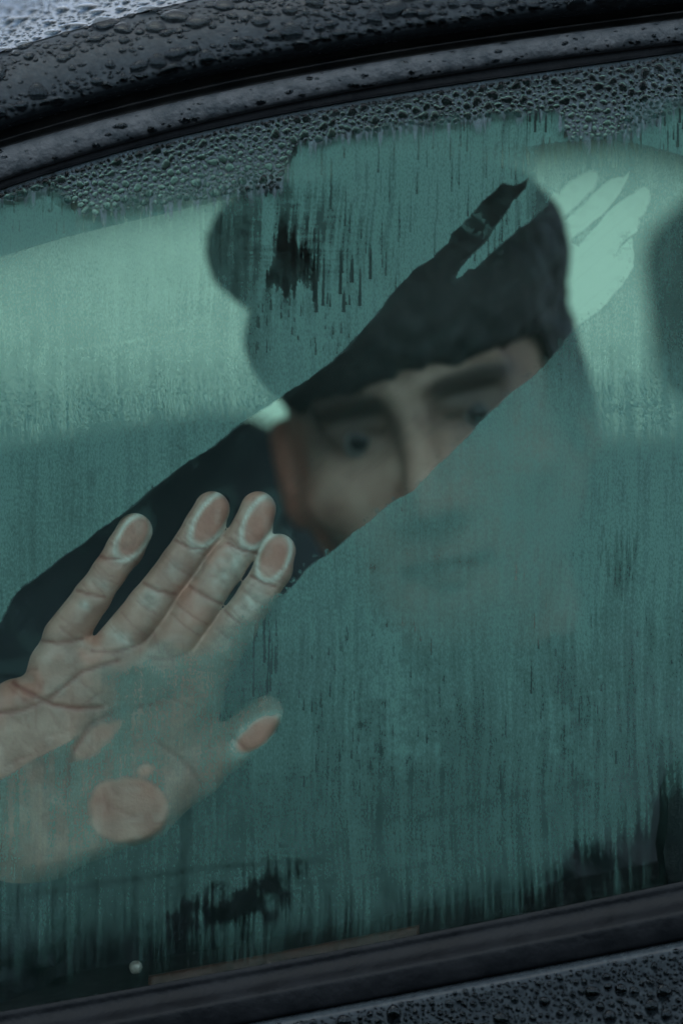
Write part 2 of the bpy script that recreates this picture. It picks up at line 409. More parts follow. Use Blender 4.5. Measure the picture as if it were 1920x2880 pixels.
def build_film():
    px = np.concatenate([np.arange(-2000, -180, 60.0), np.arange(-180, 2101, 3.0), np.arange(2104, 3900, 60.0)])
    py = np.concatenate([np.arange(-300, 150, 30.0), np.arange(150, 2890, 3.0), np.arange(2890, 3300, 30.0)])
    X, Y = np.meshgrid(px.astype(np.float32), py.astype(np.float32), indexing='ij')
    tE = Y - cE(X); tF = cF(X) - Y
    # --- streaks, all running down the pane
    wob = (vnoise(X, Y, 500, 260, 5) - .5) * 26
    XW = X + wob
    s1 = vnoise(XW, Y, 7, 190, 21); s2 = vnoise(XW, Y, 4.5, 60, 22); s3 = vnoise(XW, Y, 22, 420, 23); s4 = vnoise(X, Y, 70, 700, 24)
    fine = vnoise(X, Y, 5, 7, 25); cross = vnoise(X, Y, 60, 5, 26); blot = vnoise(X, Y, 110, 90, 27); blot2 = vnoise(X, Y, 320, 300, 28)
    streak = 0.42 * s1 + 0.3 * s2 + 0.28 * s3
    # --- broad zones
    a = np.full(X.shape, 0.82)
    a += 0.08 * np.exp(-(((X - 1320) / 420) ** 2 + ((Y - 1600) / 220) ** 2))
    a += 0.10 * (blot2 - .5) + 0.06 * (blot - .5)
    a += 0.16 * sst(960, 820, Y + 0.0 * X) * sst(800, 860, X) * sst(1560, 1470, X)
    a += 0.07 * sst(1000, 1150, Y) * sst(1900, 1500, Y)
    G = lambda cx, cy, rx, ry: np.exp(-(((X - cx) / rx) ** 2 + ((Y - cy) / ry) ** 2))
    # thinner where the left and right light panels show
    left = poly_sdf([(-2100, 1240), (-100, 745), (0, 720), (200, 660), (430, 606), (690, 546), (720, 560), (745, 700), (760, 900), (780, 1000), (700, 1400), (300, 1800), (-2100, 2400)], X, Y)
    a -= 0.36 * sst(3, -3, left) * sst(1260, 880, Y) * sst(800, 660, X)
    a -= 0.13 * G(420, 680, 380, 110) * sst(3, -3, left)
    a += 0.16 * sst(-2, 4, left) * sst(760, 640, X) * sst(800, 700, Y)
    a += 0.18 * sst(3, -3, poly_sdf([(-2100, 1180), (0, 545), (196, 500), (212, 650), (0, 720), (-2100, 1260)], X, Y))
    right = poly_sdf([(1470, 412), (1540, 402), (1597, 395), (1725, 391), (1817, 407), (1920, 435), (2200, 520), (4000, 1000), (4000, 1900), (1500, 1500), (1480, 1000)], X, Y)
    a += 0.20 * sst(1470, 1540, X) * sst(-2, 4, right) * sst(460, 430, Y)
    a -= 0.40 * sst(3, -4, right) * sst(1200, 880, Y) * sst(1455, 1500, X)
    # band under the seal that stayed almost clear
    warp = X + (vnoise(X, Y, 40, 30, 51) - .5) * 40 + (vnoise(X, Y, 12, 60, 52) - .5) * 14
    edge_t = np.interp(warp, [-2000, 0, 150, 235, 330, 690, 780, 815, 822, 960, 1205, 1352, 1572, 1580, 1745, 1752, 1920, 3900],
                       [1050, 557, 520, 590, 560, 490, 540, 430, 398, 373, 349, 327, 306, 380, 372, 292, 268, 60])
    over = edge_t - Y + (streak - .5) * (46 + 130 * sst(150, 260, X) * sst(800, 700, X)) + (fine - .5) * 10 + (blot - .5) * 30
    a *= 1 - 0.88 * sst(-6, 12, over)
    # dark tongue at the left and streaky middle between band and light panel
    mid = poly_sdf([(196, 500), (700, 395), (820, 395), (812, 560), (700, 545), (430, 606), (215, 655), (178, 668), (205, 600)], X, Y)
    a *= 1 - sst(6, -10, mid) * (0.22 - 0.4 * sst(.5, .85, streak))
    a *= 1 - 0.15 * sst(2, -4, poly_sdf([(-2100, 1180), (0, 545), (196, 500), (212, 650), (0, 720), (-2100, 1260)], X, Y)) * (1 - streak)
    # worn patch over the hair: cross-hatched, with a clear core
    hair = G(770, 690, 170, 160) + 0.35 * G(1000, 640, 220, 160)
    hatch = 0.62 * streak + 0.2 * cross + 0.18 * vnoise(X, Y, 22, 26, 29)
    a *= 1 - np.clip(hair, 0, 1) * np.clip(1.50 - 2.3 * hatch, 0, 0.80)
    core = poly_sdf([(765, 665), (800, 650), (835, 690), (880, 720), (885, 790), (865, 815), (832, 825), (790, 815), (762, 790), (755, 720)], X, Y)
    a *= 1 - 0.85 * sst(10, -12, core + (streak - .5) * 70 + (blot - .5) * 40 + (fine - .5) * 16)
    # general streak modulation, strongest above the wiped strip
    amp = 0.55 + 0.7 * sst(1000, 380, Y) * sst(780, 860, X) * sst(1600, 1480, X) + 0.4 * sst(500, 330, Y) * sst(1500, 1600, X)
    amp = (amp + 0.25 * G(1250, 1950, 500, 300)) * (0.45 + 1.1 * vnoise(X, Y, 230, 330, 39))
    a *= np.clip(1 + amp * (streak - .53), 0.1, 1.25)
    a *= 1 - 0.10 * (s4 - .5)
    # long dashes where beads ran
    r = np.random.default_rng(3)
    dash = np.zeros(X.shape)
    def dashes(n, x0, x1, y0, y1, l0, l1, w0, w1, k=0.85):
        for _ in range(n):
            x = r.uniform(x0, x1); y = r.uniform(y0, y1); l = r.uniform(l0, l1); w = r.uniform(w0, w1)
            i0, i1 = np.searchsorted(px, [x - 25, x + 25]); j0, j1 = np.searchsorted(py, [y - l, y + 12])
            xx = X[i0:i1, j0:j1]; yy = Y[i0:i1, j0:j1]
            t = np.clip((yy - (y - l)) / l, 0, 1.05)
            ww = w * (0.25 + 0.75 * t ** .6) * (yy < y + w)
            dd = sst(ww + 1.5, ww - 2.0, np.abs(xx - x - (y - yy) * 0.02)) * (t > 0) * k * sst(0, .4, t)
            dash[i0:i1, j0:j1] = np.maximum(dash[i0:i1, j0:j1], dd)
    dashes(70, 850, 1480, 360, 900, 30, 160, 1.2, 3.6, .6)
    dashes(13, 880, 1080, 760, 880, 60, 170, 3, 6, 0.85)
    dashes(70, 1480, 1920, 330, 480, 20, 90, 1.5, 4)
    dashes(60, 840, 1250, 1750, 2250, 12, 60, 1.0, 3, .5)
    dashes(26, 1350, 1800, 1560, 2250, 20, 110, 1, 2.6, .6)
    dashes(34, 1690, 1790, 1500, 1650, 20, 90, 1., 2.6, .4)
    dashes(16, 690, 780, 1780, 1960, 30, 130, 1.4, 3.4, .6)
    dashes(60, 0, 700, 520, 660, 15, 70, 1.5, 4, .6)
    dashes(40, 720, 1000, 850, 1000, 10, 50, 1.5, 3.5, .7)
    dashes(50, 0, 1920, 1200, 2400, 6, 30, 1, 3, .5)
    a *= 1 - dash
    # specks and scuffs
    for cx, cy, rx, ry, k in ((1050, 1596, 15, 13, .4), (1300, 1580, 60, 12, .15), (1320, 1578, 26, 9, .15), (1745, 1620, 30, 50, .45), (1015, 2040, 14, 12, .5), (255, 1345, 16, 30, .25)):
        a *= 1 - k * G(cx, cy, rx, ry) * (0.4 + 0.8 * (1 - streak))
    for pts in ([(1520, 1930), (1600, 2010), (1680, 2190), (1600, 2150), (1540, 2050)], [(1040, 1740), (1120, 1800), (1180, 1960), (1240, 2140), (1080, 2130), (1050, 1900)]):
        a += 0.22 * sst(30, -40, poly_sdf(pts, X, Y) + 50 * (vnoise(X, Y, 50, 50, 34) - .5)) * (0.3 + 1.2 * vnoise(X, Y, 16, 16, 33))
    # breath marks across the lower pane
    for pts, w, k in (([(80, 2520), (330, 2480), (600, 2440), (900, 2420)], 10, -.14), ([(1180, 2300), (1500, 2230), (1800, 2180)], 14, -.08), ([(950, 1760), (960, 2100), (990, 2420)], 9, .07), ([(560, 1700), (560, 2300)], 8, .0)):
        a += k * np.exp(-(line_dist(pts, X, Y) / w) ** 2)
    a -= 0.36 * sst(1300, 2600, Y) + 0.12 * sst(2250, 2650, Y) * sst(1100, 300, X)
    a -= 0.10 * G(1250, 1480, 240, 210) + 0.10 * G(1250, 1580, 200, 110)
    r2_ = np.random.default_rng(17); n35 = 0.3 + 1.2 * vnoise(X, Y, 30, 30, 35)
    for _ in range(80):      # faint old wipe marks and winding runs
        x0 = r2_.uniform(-50, 1950); y0 = r2_.uniform(900, 2500); L = r2_.uniform(120, 620); w0 = r2_.uniform(2.5, 9)
        if r2_.random() < .45:
            pts_ = [(x0, y0), (x0 + L * .5, y0 - L * r2_.uniform(.02, .12)), (x0 + L, y0 - L * r2_.uniform(.08, .2))]
        else:
            pts_ = [(x0, y0)]
            for q_ in range(5): pts_.append((pts_[-1][0] + r2_.uniform(-9, 9), pts_[-1][1] + L / 5))
        pa_ = np.array(pts_)
        i0, i1 = np.searchsorted(px, [pa_[:, 0].min() - 30, pa_[:, 0].max() + 30]); j0, j1 = np.searchsorted(py, [pa_[:, 1].min() - 30, pa_[:, 1].max() + 30])
        w_ = r2_.choice([-1, 1]) * r2_.uniform(.03, .09)
        if i1 > i0 and j1 > j0:
            a[i0:i1, j0:j1] += w_ * np.exp(-(line_dist(pts_, X[i0:i1, j0:j1], Y[i0:i1, j0:j1]) / w0) ** 2) * n35[i0:i1, j0:j1]
    a *= 0.88 + 0.24 * fine
    a += 0.30 * (vnoise(X, Y, 15, 17, 38) - .5) * np.clip(G(1120, 1950, 150, 260) + G(1600, 2080, 90, 150) + .5 * G(1000, 560, 330, 200) + .6 * G(1700, 560, 150, 100), 0, 1)
    a += 0.14 * (vnoise(X, Y, 180, 240, 36) - .5) + 0.08 * (vnoise(X, Y, 34, 40, 37) - .5)
    # ragged lower end of the fog
    low = tF - 60 - 95 * sst(1200, 0, X) + (streak - .5) * 150 + (blot - .5) * 60
    a *= 0.10 + 0.90 * sst(-70, 130, low)
    p1 = poly_sdf([(440, 2605), (520, 2545), (590, 2510), (660, 2490), (740, 2460), (830, 2430), (850, 2460), (800, 2540), (740, 2605), (640, 2630), (560, 2642), (470, 2636)], X, Y)
    a *= 1 - 0.93 * sst(34, -40, p1 + (streak - .5) * 120 + (vnoise(X, Y, 40, 30, 30) - .5) * 90 + (fine - .5) * 24)
    p2 = poly_sdf([(1480, 2530), (1560, 2440), (1700, 2360), (1800, 2300), (1860, 2200), (2100, 2100), (2100, 2600), (1900, 2600), (1880, 2440), (1700, 2500), (1560, 2560)], X, Y)
    a *= 1 - 0.88 * sst(40, -50, p2 + (streak - .5) * 130 + (blot - .5) * 60 + (fine - .5) * 30)
    # --- the wiped strip, its finger ends, and what the hand touches
    jag = (vnoise(X, Y, 14, 14, 41) - .5) * 3 + (vnoise(X, Y, 70, 70, 56) - .5) * 9
    st = poly_sdf(STRIP, X, Y) + jag
    soft = 3.0 + 4.0 * vnoise(X, Y, 90, 90, 57) ** 2 + 75 * sst(150, 250, X) * sst(860, 740, X) * sst(1640, 1740, Y) * sst(2090, 2020, Y)
    ins = sst(soft, -soft, st + soft * 0.9 * (vnoise(X, Y, 60, 45, 49) - .5) * (soft > 12))
    resid = 0.035 + 0.05 * sst(.62, .8, vnoise(X, Y, 26, 18, 42)) * (np.exp(-((st + 14) / 22) ** 2))
    U_ = X * .76 - Y * .65; V_ = X * .65 + Y * .76
    resid = resid + 0.025 * sst(.62, .85, vnoise(U_, V_, 420, 7, 53)) * sst(.3, .7, vnoise(X, Y, 160, 160, 54)) + 0.015 * sst(.6, .9, vnoise(U_, V_, 160, 22, 55))
    resid += 0.30 * np.exp(-(poly_sdf([(1290, 610), (1345, 600), (1375, 640), (1360, 660), (1310, 640)], X, Y) / 9) ** 2) * (fine > .45)
    palm = poly_sdf([(-260, 1780), (150, 1770), (330, 1790), (640, 1830), (700, 1760), (760, 1700), (640, 1830), (320, 1890), (330, 1960), (205, 2084), (-260, 2300)], X, Y)
    resid = resid + 0.07 * sst(10, -20, palm) * sst(.35, .75, vnoise(X, Y, 46, 34, 43))
    bead = sst(.70, .80, vnoise(X, Y, 9, 9, 44)) * np.exp(-((st + 8) / 9) ** 2) * (Y > 1850 - .69 * X) * (0.35 + 0.65 * sst(1300, 900, X)) * sst(250, 420, X) * sst(1800, 1700, Y)
    a = a * (1 - ins) + (resid + 0.5 * bead) * ins
    a += 0.05 * np.exp(-((st - 4) / 4) ** 2)
    for cx, cy, hl, hw, ang, rw, den in CONTACTS:
        c, s = math.cos(rad(ang)), math.sin(rad(ang))
        u = ((X - cx) * c - (Y - cy) * s) / hl; v = ((X - cx) * s + (Y - cy) * c) / hw
        q = (np.hypot(u, v) - 1) * hw * (1 + .0 * u) + (vnoise(X, Y, 24, 24, 45) - .5) * 9
        rg = (0.55 + 0.5 * vnoise(X, Y, 16, 16, 46)) * np.exp(-((q - rw * .55) / (rw * .62)) ** 2)
        fr = np.exp(-(np.clip(q - rw, 0, None) / 9) ** 2) * (q > rw * .5) * (0.12 + .2 * fine)
        a = np.where(q < rw * 0.5, a * sst(-3, 5, q), a)
        a = np.maximum(a, 0.20 * rg); a = np.maximum(a, fr * .5)
        a = np.maximum(a, den * sst(2, -8, q) * (0.4 + fine))
    for cx, cy, hl, hw, ang in BLOBS:
        c, s = math.cos(rad(ang)), math.sin(rad(ang))
        u = ((X - cx) * c - (Y - cy) * s) / hl; v = ((X - cx) * s + (Y - cy) * c) / hw
        q = (np.hypot(u, v) - 1) * hw + (vnoise(X, Y, 60, 60, 50) - .5) * 16 + (vnoise(X, Y, 22, 22, 47) - .5) * 6
        a = a * (1 - 0.86 * sst(12, -9, q)) + 0.06 * np.exp(-((q - 6) / 6) ** 2)
    # damp smears left on the fingers and across the palm
    for cx, cy, rx, ry, k in SMEARS:
        b0 = smear(X, Y, cx, cy, rx, ry)
        a = np.maximum(a, 0.6 * k * b0)
    # lower palm behind fog: thinner where the skin nearly touches
    a *= 1 - 0.12 * sst(60, -60, poly_sdf([(-100, 2160), (205, 2090), (400, 1960), (620, 1840), (700, 1860), (620, 1980), (780, 1970), (810, 2010), (700, 2140), (560, 2280), (420, 2390), (200, 2440), (-100, 2440)], X, Y)) * (1 - ins)
    a *= 1 - 0.4 * np.exp(-((X - 108 - 0.02 * (Y - 2200)) / 24) ** 2) * sst(2130, 2170, Y) * sst(2560, 2400, Y)
    # drying beads with clear rims
    a = np.clip(a, 0, 0.97)
    inside = (tE > -22) & (tF > -50)
    V = np.stack([(X - 960) * S, np.full(X.shape, 0.0006), (1440 - Y) * S], -1).reshape(-1, 3)
    F = grid_faces(len(px), len(py))
    keep = inside.ravel()[F].all(1)
    F = F[keep]
    used = np.zeros(len(V), bool); used[F.ravel()] = True
    remap = np.cumsum(used) - 1
    m = mesh_np('condensation', V[used], remap[F], True)
    attr(m, 'fog_amount', a.ravel()[used])
    o = obj('condensation', m, M_FOG)
    tag(o, 'teal condensation fogging the inside of the car window, wiped by a hand', 'condensation', kind='stuff')
build_film()

# ------------------------------------------------------------------ rain beads
def dome(seed, nseg=14, nring=4, flat=0.42):
    r = np.random.default_rng(seed)
    th = np.linspace(0, 2 * np.pi, nseg, endpoint=False)
    out = 1 + 0.13 * np.sin(2 * th + r.uniform(0, 6)) * r.uniform(.3, 1.6) + 0.08 * np.sin(3 * th + r.uniform(0, 6)) * r.uniform(0, 1.5) + 0.04 * np.sin(5 * th + r.uniform(0, 6))
    v = []
    for k in range(nring):
        p = k / nring * (np.pi / 2)
        rr = np.cos(p) ** .7; h = flat * np.sin(p) ** .75
        v += [(rr * out[i] * math.cos(th[i]), rr * out[i] * math.sin(th[i]), h) for i in range(nseg)]
    v.append((0, 0, flat))
    f = []
    for k in range(nring - 1):
        for i in range(nseg):
            j = (i + 1) % nseg
            f += [(k * nseg + i, k * nseg + j, (k + 1) * nseg + j), (k * nseg + i, (k + 1) * nseg + j, (k + 1) * nseg + i)]
    t = nring * nseg
    for i in range(nseg):
        j = (i + 1) % nseg
        f += [((nring - 1) * nseg + i, (nring - 1) * nseg + j, t)]     # no underside: the water wets the surface it sits on
    return np.array(v), np.array(f)
def frames(nrm, up):
    z = nrm / np.linalg.norm(nrm); x = np.cross(up, z); x /= np.linalg.norm(x); y = np.cross(z, x)
    return np.stack([x, y, z], 1)
def scatter(n, sampler, rmin, rmax, power, seed, gap=1.05, sep=None):
    """dart throwing in pixel space; biggest first"""
    r = np.random.default_rng(seed)
    rs = np.sort(rmin * (1 - r.random(n) * (1 - (rmin / rmax) ** power)) ** (-1 / power))[::-1]
    done = np.zeros((0, 3)); out = []
    for q in rs:
        for _ in range(12):
            p = sampler(r, q)
            if p is None: continue
            if len(done) and (np.hypot(done[:, 0] - p[0], done[:, 1] - p[1]) < (done[:, 2] + q) * gap).any(): continue
            done = np.vstack([done, (p[0], p[1], q)]); out.append((p[0], p[1], q)); break
    return out
def place_drops(drops, pos_fn, label, group, stuff_label, n_single, stretch, seed, flat, mat):
    r = np.random.default_rng(seed)
    shapes = [dome(100 + seed * 10 + k, 18, 5, flat) for k in range(6)]
    low = [dome(200 + seed * 10 + k, 9, 3, flat) for k in range(6)]
    meshes = [mesh_np('raindrop', v, f) for v, f in shapes]
    for mm in meshes: mm.materials.append(mat)
    V = []; F = []; off = 0
    for i, (u, w, q) in enumerate(drops):
        p, nrm = pos_fn(u, w)
        R = frames(nrm, np.array([0, 0, 1.0])); k = r.integers(6)
        sx = q * S * r.uniform(*stretch); sy = q * S * r.uniform(0.8, 1.15); sz = q * S
        rot = r.uniform(-.25, .25); c, s_ = math.cos(rot), math.sin(rot)
        A = R @ np.array([[c, -s_, 0], [s_, c, 0], [0, 0, 1]]) @ np.diag([sx, sy, sz])
        if i < n_single:
            o = bpy.data.objects.new('raindrop', meshes[k])
            M4 = Matrix.Identity(4)
            for a_ in range(3):
                for b_ in range(3): M4[a_][b_] = A[a_, b_]
                M4[a_][3] = p[a_]
            o.matrix_world = M4
            link(o); tag(o, label, 'raindrop', group)
        else:
            v, f = low[k]
            V.append(v @ A.T + p); F.append(f + off); off += len(v)
    if V:
        o = obj('rain_beads', mesh_np('rain_beads', np.concatenate(V), np.concatenate(F)), mat)
        tag(o, stuff_label, 'raindrops', kind='stuff')

def prof_pos(base, prof):
    t = prof[:, 0]; y = prof[:, 1] / 1000
    order = np.argsort(t); t = t[order]; y = y[order]
    def f(px, tt):
        yy = np.interp(tt, t, y); e = 3.0
        dy = (np.interp(tt + e, t, y) - np.interp(tt - e, t, y)) / (2 * e * S)   # dy/dz
        sl = float(base(px + 5) - base(px - 5)) / 10                               # dpy/dpx
        p = np.array([(px - 960) * S, yy, (1440 - (float(base(px)) - tt)) * S])
        n = np.array([-sl * 0.0, -1.0, dy]); n = n / np.linalg.norm(n)
        return p - n * 0.00003, n
    return f
roof_pos = prof_pos(cB, roof_prof[3:])
def roof_s(r, q):
    x = r.uniform(-180, 2100); t = r.uniform(8, 700)
    if t < 214 and t > 60 and x < 820 and t < 150 - 0.06 * x and r.random() < .93: return None
    if t > 214 and r.random() < .3: return None
    return x, t
place_drops(scatter(4200, roof_s, 3.4, 28, 1.5, 7, .98), roof_pos, 'large raindrop beaded on the dark car roof above the window', 'large raindrops on the roof',
            'small raindrops beaded all over the dark car roof', 110, (1.0, 1.75), 1, 0.45, M_BEAD)
door_pos = prof_pos(cH, door_prof)
def door_s(r, q):
    return r.uniform(560, 2100), -r.uniform(16, 330)
place_drops(scatter(2400, door_s, 2.8, 22, 1.6, 8, 1.0), door_pos, 'large raindrop beaded on the door panel below the window', 'large raindrops on the door panel',
            'small raindrops beaded all over the door panel below the window', 70, (0.85, 1.2), 2, 0.50, M_BEAD)

mould_prof = smooth_profile([(0.0, -5), (0.08, -7.6), (0.35, -9.2), (0.7, -9.4), (0.92, -8.4), (1.0, -6.4)], 30)
def mould_pos(x, t):
    c_, d_ = float(cC(x)), float(cD(x)); yy = np.interp(t, mould_prof[:, 0], mould_prof[:, 1]) / 1000
    dz = -(d_ - c_) * S
    g_ = (np.interp(t + .03, mould_prof[:, 0], mould_prof[:, 1]) - np.interp(t - .03, mould_prof[:, 0], mould_prof[:, 1])) / 1000 / (.06 * dz)
    n_ = np.array([0, -1.0, g_]); n_ /= np.linalg.norm(n_)
    return np.array([(x - 960) * S, yy, (1440 - (c_ + (d_ - c_) * t)) * S]) - n_ * .00003, n_
rm = np.random.default_rng(31)
MB = sorted([(rm.uniform(-150, 2050), rm.choice([rm.uniform(.1, .9), rm.uniform(.75, .97)]), float(np.clip(2.2 * rm.pareto(2.2) + 2.2, 2, 9))) for _ in range(120)], key=lambda q: -q[2])
place_drops(MB, mould_pos, '', '', 'small raindrops clinging to the dark door frame above the window', 0, (1.1, 2.6), 4, 0.4, M_BEAD)

# band of fine rain mist and beads at the top of the outer face of the pane
def band_low(x):
    return np.interp(x, [-400, 0, 140, 250, 430, 690, 780, 830, 960, 1205, 1352, 1572, 1600, 1745, 1920, 2300],
                     [640, 560, 525, 600, 580, 540, 530, 400, 378, 352, 330, 310, 390, 380, 300, 240])
def band_s(r, q):
    x = r.uniform(-150, 2080)
    e = float(cE(x)); l = float(band_low(x))
    f = r.random() ** 1.25
    y = e + 8 + q + f * (l - e - 10)
    if y > l + 6: return None
    return x, y
BAND = scatter(3200, band_s, 2.6, 15, 1.9, 9, 1.02)
def band_pos(x, y):
    return np.array([(x - 960) * S, -0.00407, (1440 - y) * S]), np.array([0, -1.0, 0])
place_drops(BAND, band_pos, 'large raindrop on the glass just under the top window seal', 'large raindrops along the top of the window',
            'small raindrops along the top edge of the window glass', 110, (0.85, 1.2), 3, 0.13, M_WATER)
def build_mist():
    px = np.arange(-180, 2101, 3.0); py = np.arange(120, 760, 3.0)
    X, Y = np.meshgrid(px.astype(np.float32), py.astype(np.float32), indexing='ij')
    lo = band_low(X + (vnoise(X, Y, 40, 30, 65) - .5) * 40)
    s1 = vnoise(X, Y, 6, 120, 61); s2 = vnoise(X, Y, 14, 200, 62); fine = vnoise(X, Y, 6, 6, 63); blot = vnoise(X, Y, 40, 40, 64)
    st = .55 * s1 + .45 * s2
    a = 0.60 * sst(26, -26, Y - lo + (st - .5) * 150)
    a *= 0.72 + 0.5 * fine
    a *= 0.8 + 0.4 * blot
    hole = np.full(X.shape, 1e3)
    for x, y, q in BAND:
        i0, i1 = np.searchsorted(px, [x - q - 8, x + q + 8]); j0, j1 = np.searchsorted(py, [y - q - 8, y + q + 8])
        hole[i0:i1, j0:j1] = np.minimum(hole[i0:i1, j0:j1], np.hypot(X[i0:i1, j0:j1] - x, Y[i0:i1, j0:j1] - y) - q)
    a *= 0.12 + 0.88 * sst(-3, 3, hole)
    keep = ((Y - cE(X)) > -4) & (Y < lo + 110)
    V = np.stack([(X - 960) * S, np.full(X.shape, -0.00402), (1440 - Y) * S], -1).reshape(-1, 3)
    F = grid_faces(len(px), len(py)); F = F[keep.ravel()[F].all(1)]
    used = np.zeros(len(V), bool); used[F.ravel()] = True
    m = mesh_np('rain_mist', V[used], (np.cumsum(used) - 1)[F])
    attr(m, 'fog_amount', np.clip(a, 0, 1).ravel()[used])
    tag(obj('rain_mist', m, M_MIST), 'grey film of fine rain mist along the top of the window', 'mist', kind='stuff')
build_mist()

# ------------------------------------------------------------------ inside of the car
def box(name, lo, hi, mat, parent, bevel=0.0):
    x0, y0, z0 = lo; x1, y1, z1 = hi
    v = [(x0, y0, z0), (x1, y0, z0), (x1, y1, z0), (x0, y1, z0), (x0, y0, z1), (x1, y0, z1), (x1, y1, z1), (x0, y1, z1)]
    f = [(0, 3, 2, 1), (4, 5, 6, 7), (0, 1, 5, 4), (1, 2, 6, 5), (2, 3, 7, 6), (3, 0, 4, 7)]
    o = obj(name, mesh_np(name, v, f, bevel > 0), mat, parent)
    if bevel:
        b_ = o.modifiers.new('bevel', 'BEVEL'); b_.width = bevel; b_.segments = 4
    return o
YF = 1.22     # far side
sweep('headliner', cE, smooth_profile([(-8, 8), (20, 20), (300, 160), (1000, 500), (1600, 900), (1950, YF * 1000)], 24), M_LINER, car)
box('floor_carpet', (-1.3, 0.02, -0.80), (1.5, YF, -0.76), M_CARPET, car)
box('rear_bulkhead', (-1.35, 0.03, -0.80), (-1.25, YF, 0.70), M_CLOTH, car)
box('front_bulkhead', (1.45, 0.03, -0.80), (1.55, YF, 0.70), M_CLOTH, car)
# near door: inner card under the belt line, brown capping strip, lock pin
def capping(name, x0, x1, dz0, dz1, y0, y1, mat, n=60):
    xs = np.linspace(x0, x1, n); zf = cF(xs)
    ring = []
    for yy, dd in ((y0, dz0), (y0, dz1 - 6), (y0 + .002, dz1), (y1 - .004, dz1), (y1, dz1 - 8), (y1, dz0)):
        ring.append(np.stack([(xs - 960) * S, np.full(n, yy), (1440 - (zf - dd)) * S], -1))
    ring.append(ring[0])
    v = np.array(ring)
    f = grid_faces(len(ring), n)
    caps = [[k * n for k in range(4)], [0 * n, 3 * n, 4 * n, 5 * n], [k * n + n - 1 for k in (3, 2, 1, 0)], [k * n + n - 1 for k in (5, 4, 3, 0)]]
    return obj(name, mesh_np(name, v.reshape(-1, 3), np.concatenate([f, np.array(caps)])), mat, car)
capping('door_card', -2500, 4300, -5000, -6, 0.012, 0.075, M_CARPET)
capping('door_capping', 415, 1180, -30, 26, 0.0035, 0.0105, M_WOOD)
def lathe(name, prof, mat, parent, loc, n=20):
    th = np.linspace(0, 2 * np.pi, n, endpoint=False)
    v = np.array([[(r * math.cos(t), r * math.sin(t), z) for t in th] for r, z in prof]).reshape(-1, 3)
    f = []
    for k in range(len(prof) - 1):
        for i in range(n):
            j = (i + 1) % n
            f.append((k * n + i, k * n + j, (k + 1) * n + j, (k + 1) * n + i))
    o = obj(name, mesh_np(name, v, f), mat, parent); o.location = loc
    return o
lathe('lock_pin', [(0.0001, 0.0030), (.0016, .0027), (.0028, .0016), (.0031, 0), (.0026, -.0016), (.0018, -.0026), (.0001, -.0030)], M_PIN, car, P(382, 2722, 0.014))
# far side of the cabin: door below, fogged windows, rail above, pillar between
def far_z(px, py): return (1440 - py) * S * (1 + YF / D)
def far_x(px): return (px - 960) * S * (1 + YF / D)
wt, wb = 380, 1262
slope = -0.16 * 1.0
def far_poly(name, pts, y0, y1, mat, bevel=0):
    pts = [(far_x(a), far_z(a, b_)) for a, b_ in pts]; n = len(pts)
    v = [(x, y0, z) for x, z in pts] + [(x, y1, z) for x, z in pts]
    import bmesh
    bm = bmesh.new()
    vs = [bm.verts.new(p) for p in v]
    bm.faces.new(vs[:n]); bm.faces.new(vs[n:][::-1])
    for i in range(n):
        j = (i + 1) % n
        bm.faces.new((vs[i], vs[i + n], vs[j + n], vs[j]))
    bmesh.ops.recalc_face_normals(bm, faces=bm.faces)
    m = bpy.data.meshes.new(name); bm.to_mesh(m); bm.free()
    return obj(name, m, mat, car)
far_poly('far_door', [(-2600, 1640), (-600, 1420), (0, 1370), (700, 1300), (1300, 1255), (1960, 1225), (4200, 1100), (4200, 4200), (-2600, 4200)], YF, YF + 0.06, M_CLOTH)
far_poly('far_roof_rail', [(-2600, 1250), (-400, 720), (0, 630), (690, 480), (1000, 440), (1200, 425), (1600, 392), (1800, 392), (1960, 440), (2300, 560), (4200, 600), (4200, -700), (-2600, -700)], YF + .004, YF + 0.05, M_CLOTH)
fw = far_poly('far_window', [(-2500, 1700), (-2500, 900), (-500, 600), (4000, 100), (4000, 1400)], YF + 0.02, YF + 0.024, M_FARFOG)
attr(fw.data, 'fog_amount', np.full(len(fw.data.vertices), 0.93))
# headrest and seat back on the far right, seat behind the person
def rbox(name, c, h, r, mat, parent, rot=(0, 0, 0)):
    o = box(name, (-h[0], -h[1], -h[2]), (h[0], h[1], h[2]), mat, parent, r)
    o.location = c; o.rotation_euler = rot
    return o
hx = P(2075, 830, 0.62)
rbox('headrest', hx, (0.055, 0.12, 0.075), 0.035, M_CLOTH, car, (0, rad(-6), 0))
rbox('seat_backrest', P(2160, 2300, 0.62), (0.10, 0.22, 0.24), 0.05, M_CLOTH, car, (0, rad(-8), 0))
rbox('rear_seat_backrest', P(60, 2060, 0.62), (0.25, 0.09, 0.21), 0.075, M_SEAT, car, (0, rad(-9), 0))
# dark pillar trim at the lower right, close behind the pane
pt = [(1884, 2560), (1878, 2470), (1868, 2400), (1880, 2330), (1882, 2240), (1905, 2180), (2010, 2080), (2300, 1950), (2300, 2600)]
def plate(name, pts, d0, d1, mat):
    import bmesh
    bm = bmesh.new(); n = len(pts)
    a_ = [bm.verts.new(((x - 960) * S, d0, (1440 - y) * S)) for x, y in pts]
    b_ = [bm.verts.new(((x - 960) * S, d1, (1440 - y) * S)) for x, y in pts]
    bm.faces.new(a_); bm.faces.new(b_[::-1])
    for i in range(n):
        j = (i + 1) % n
        bm.faces.new((a_[i], b_[i], b_[j], a_[j]))
    bmesh.ops.recalc_face_normals(bm, faces=bm.faces)
    m = bpy.data.meshes.new(name); bm.to_mesh(m); bm.free()
    return obj(name, m, mat, car)
plate('mirror_sail_trim', pt, 0.004, 0.03, M_CARPET)

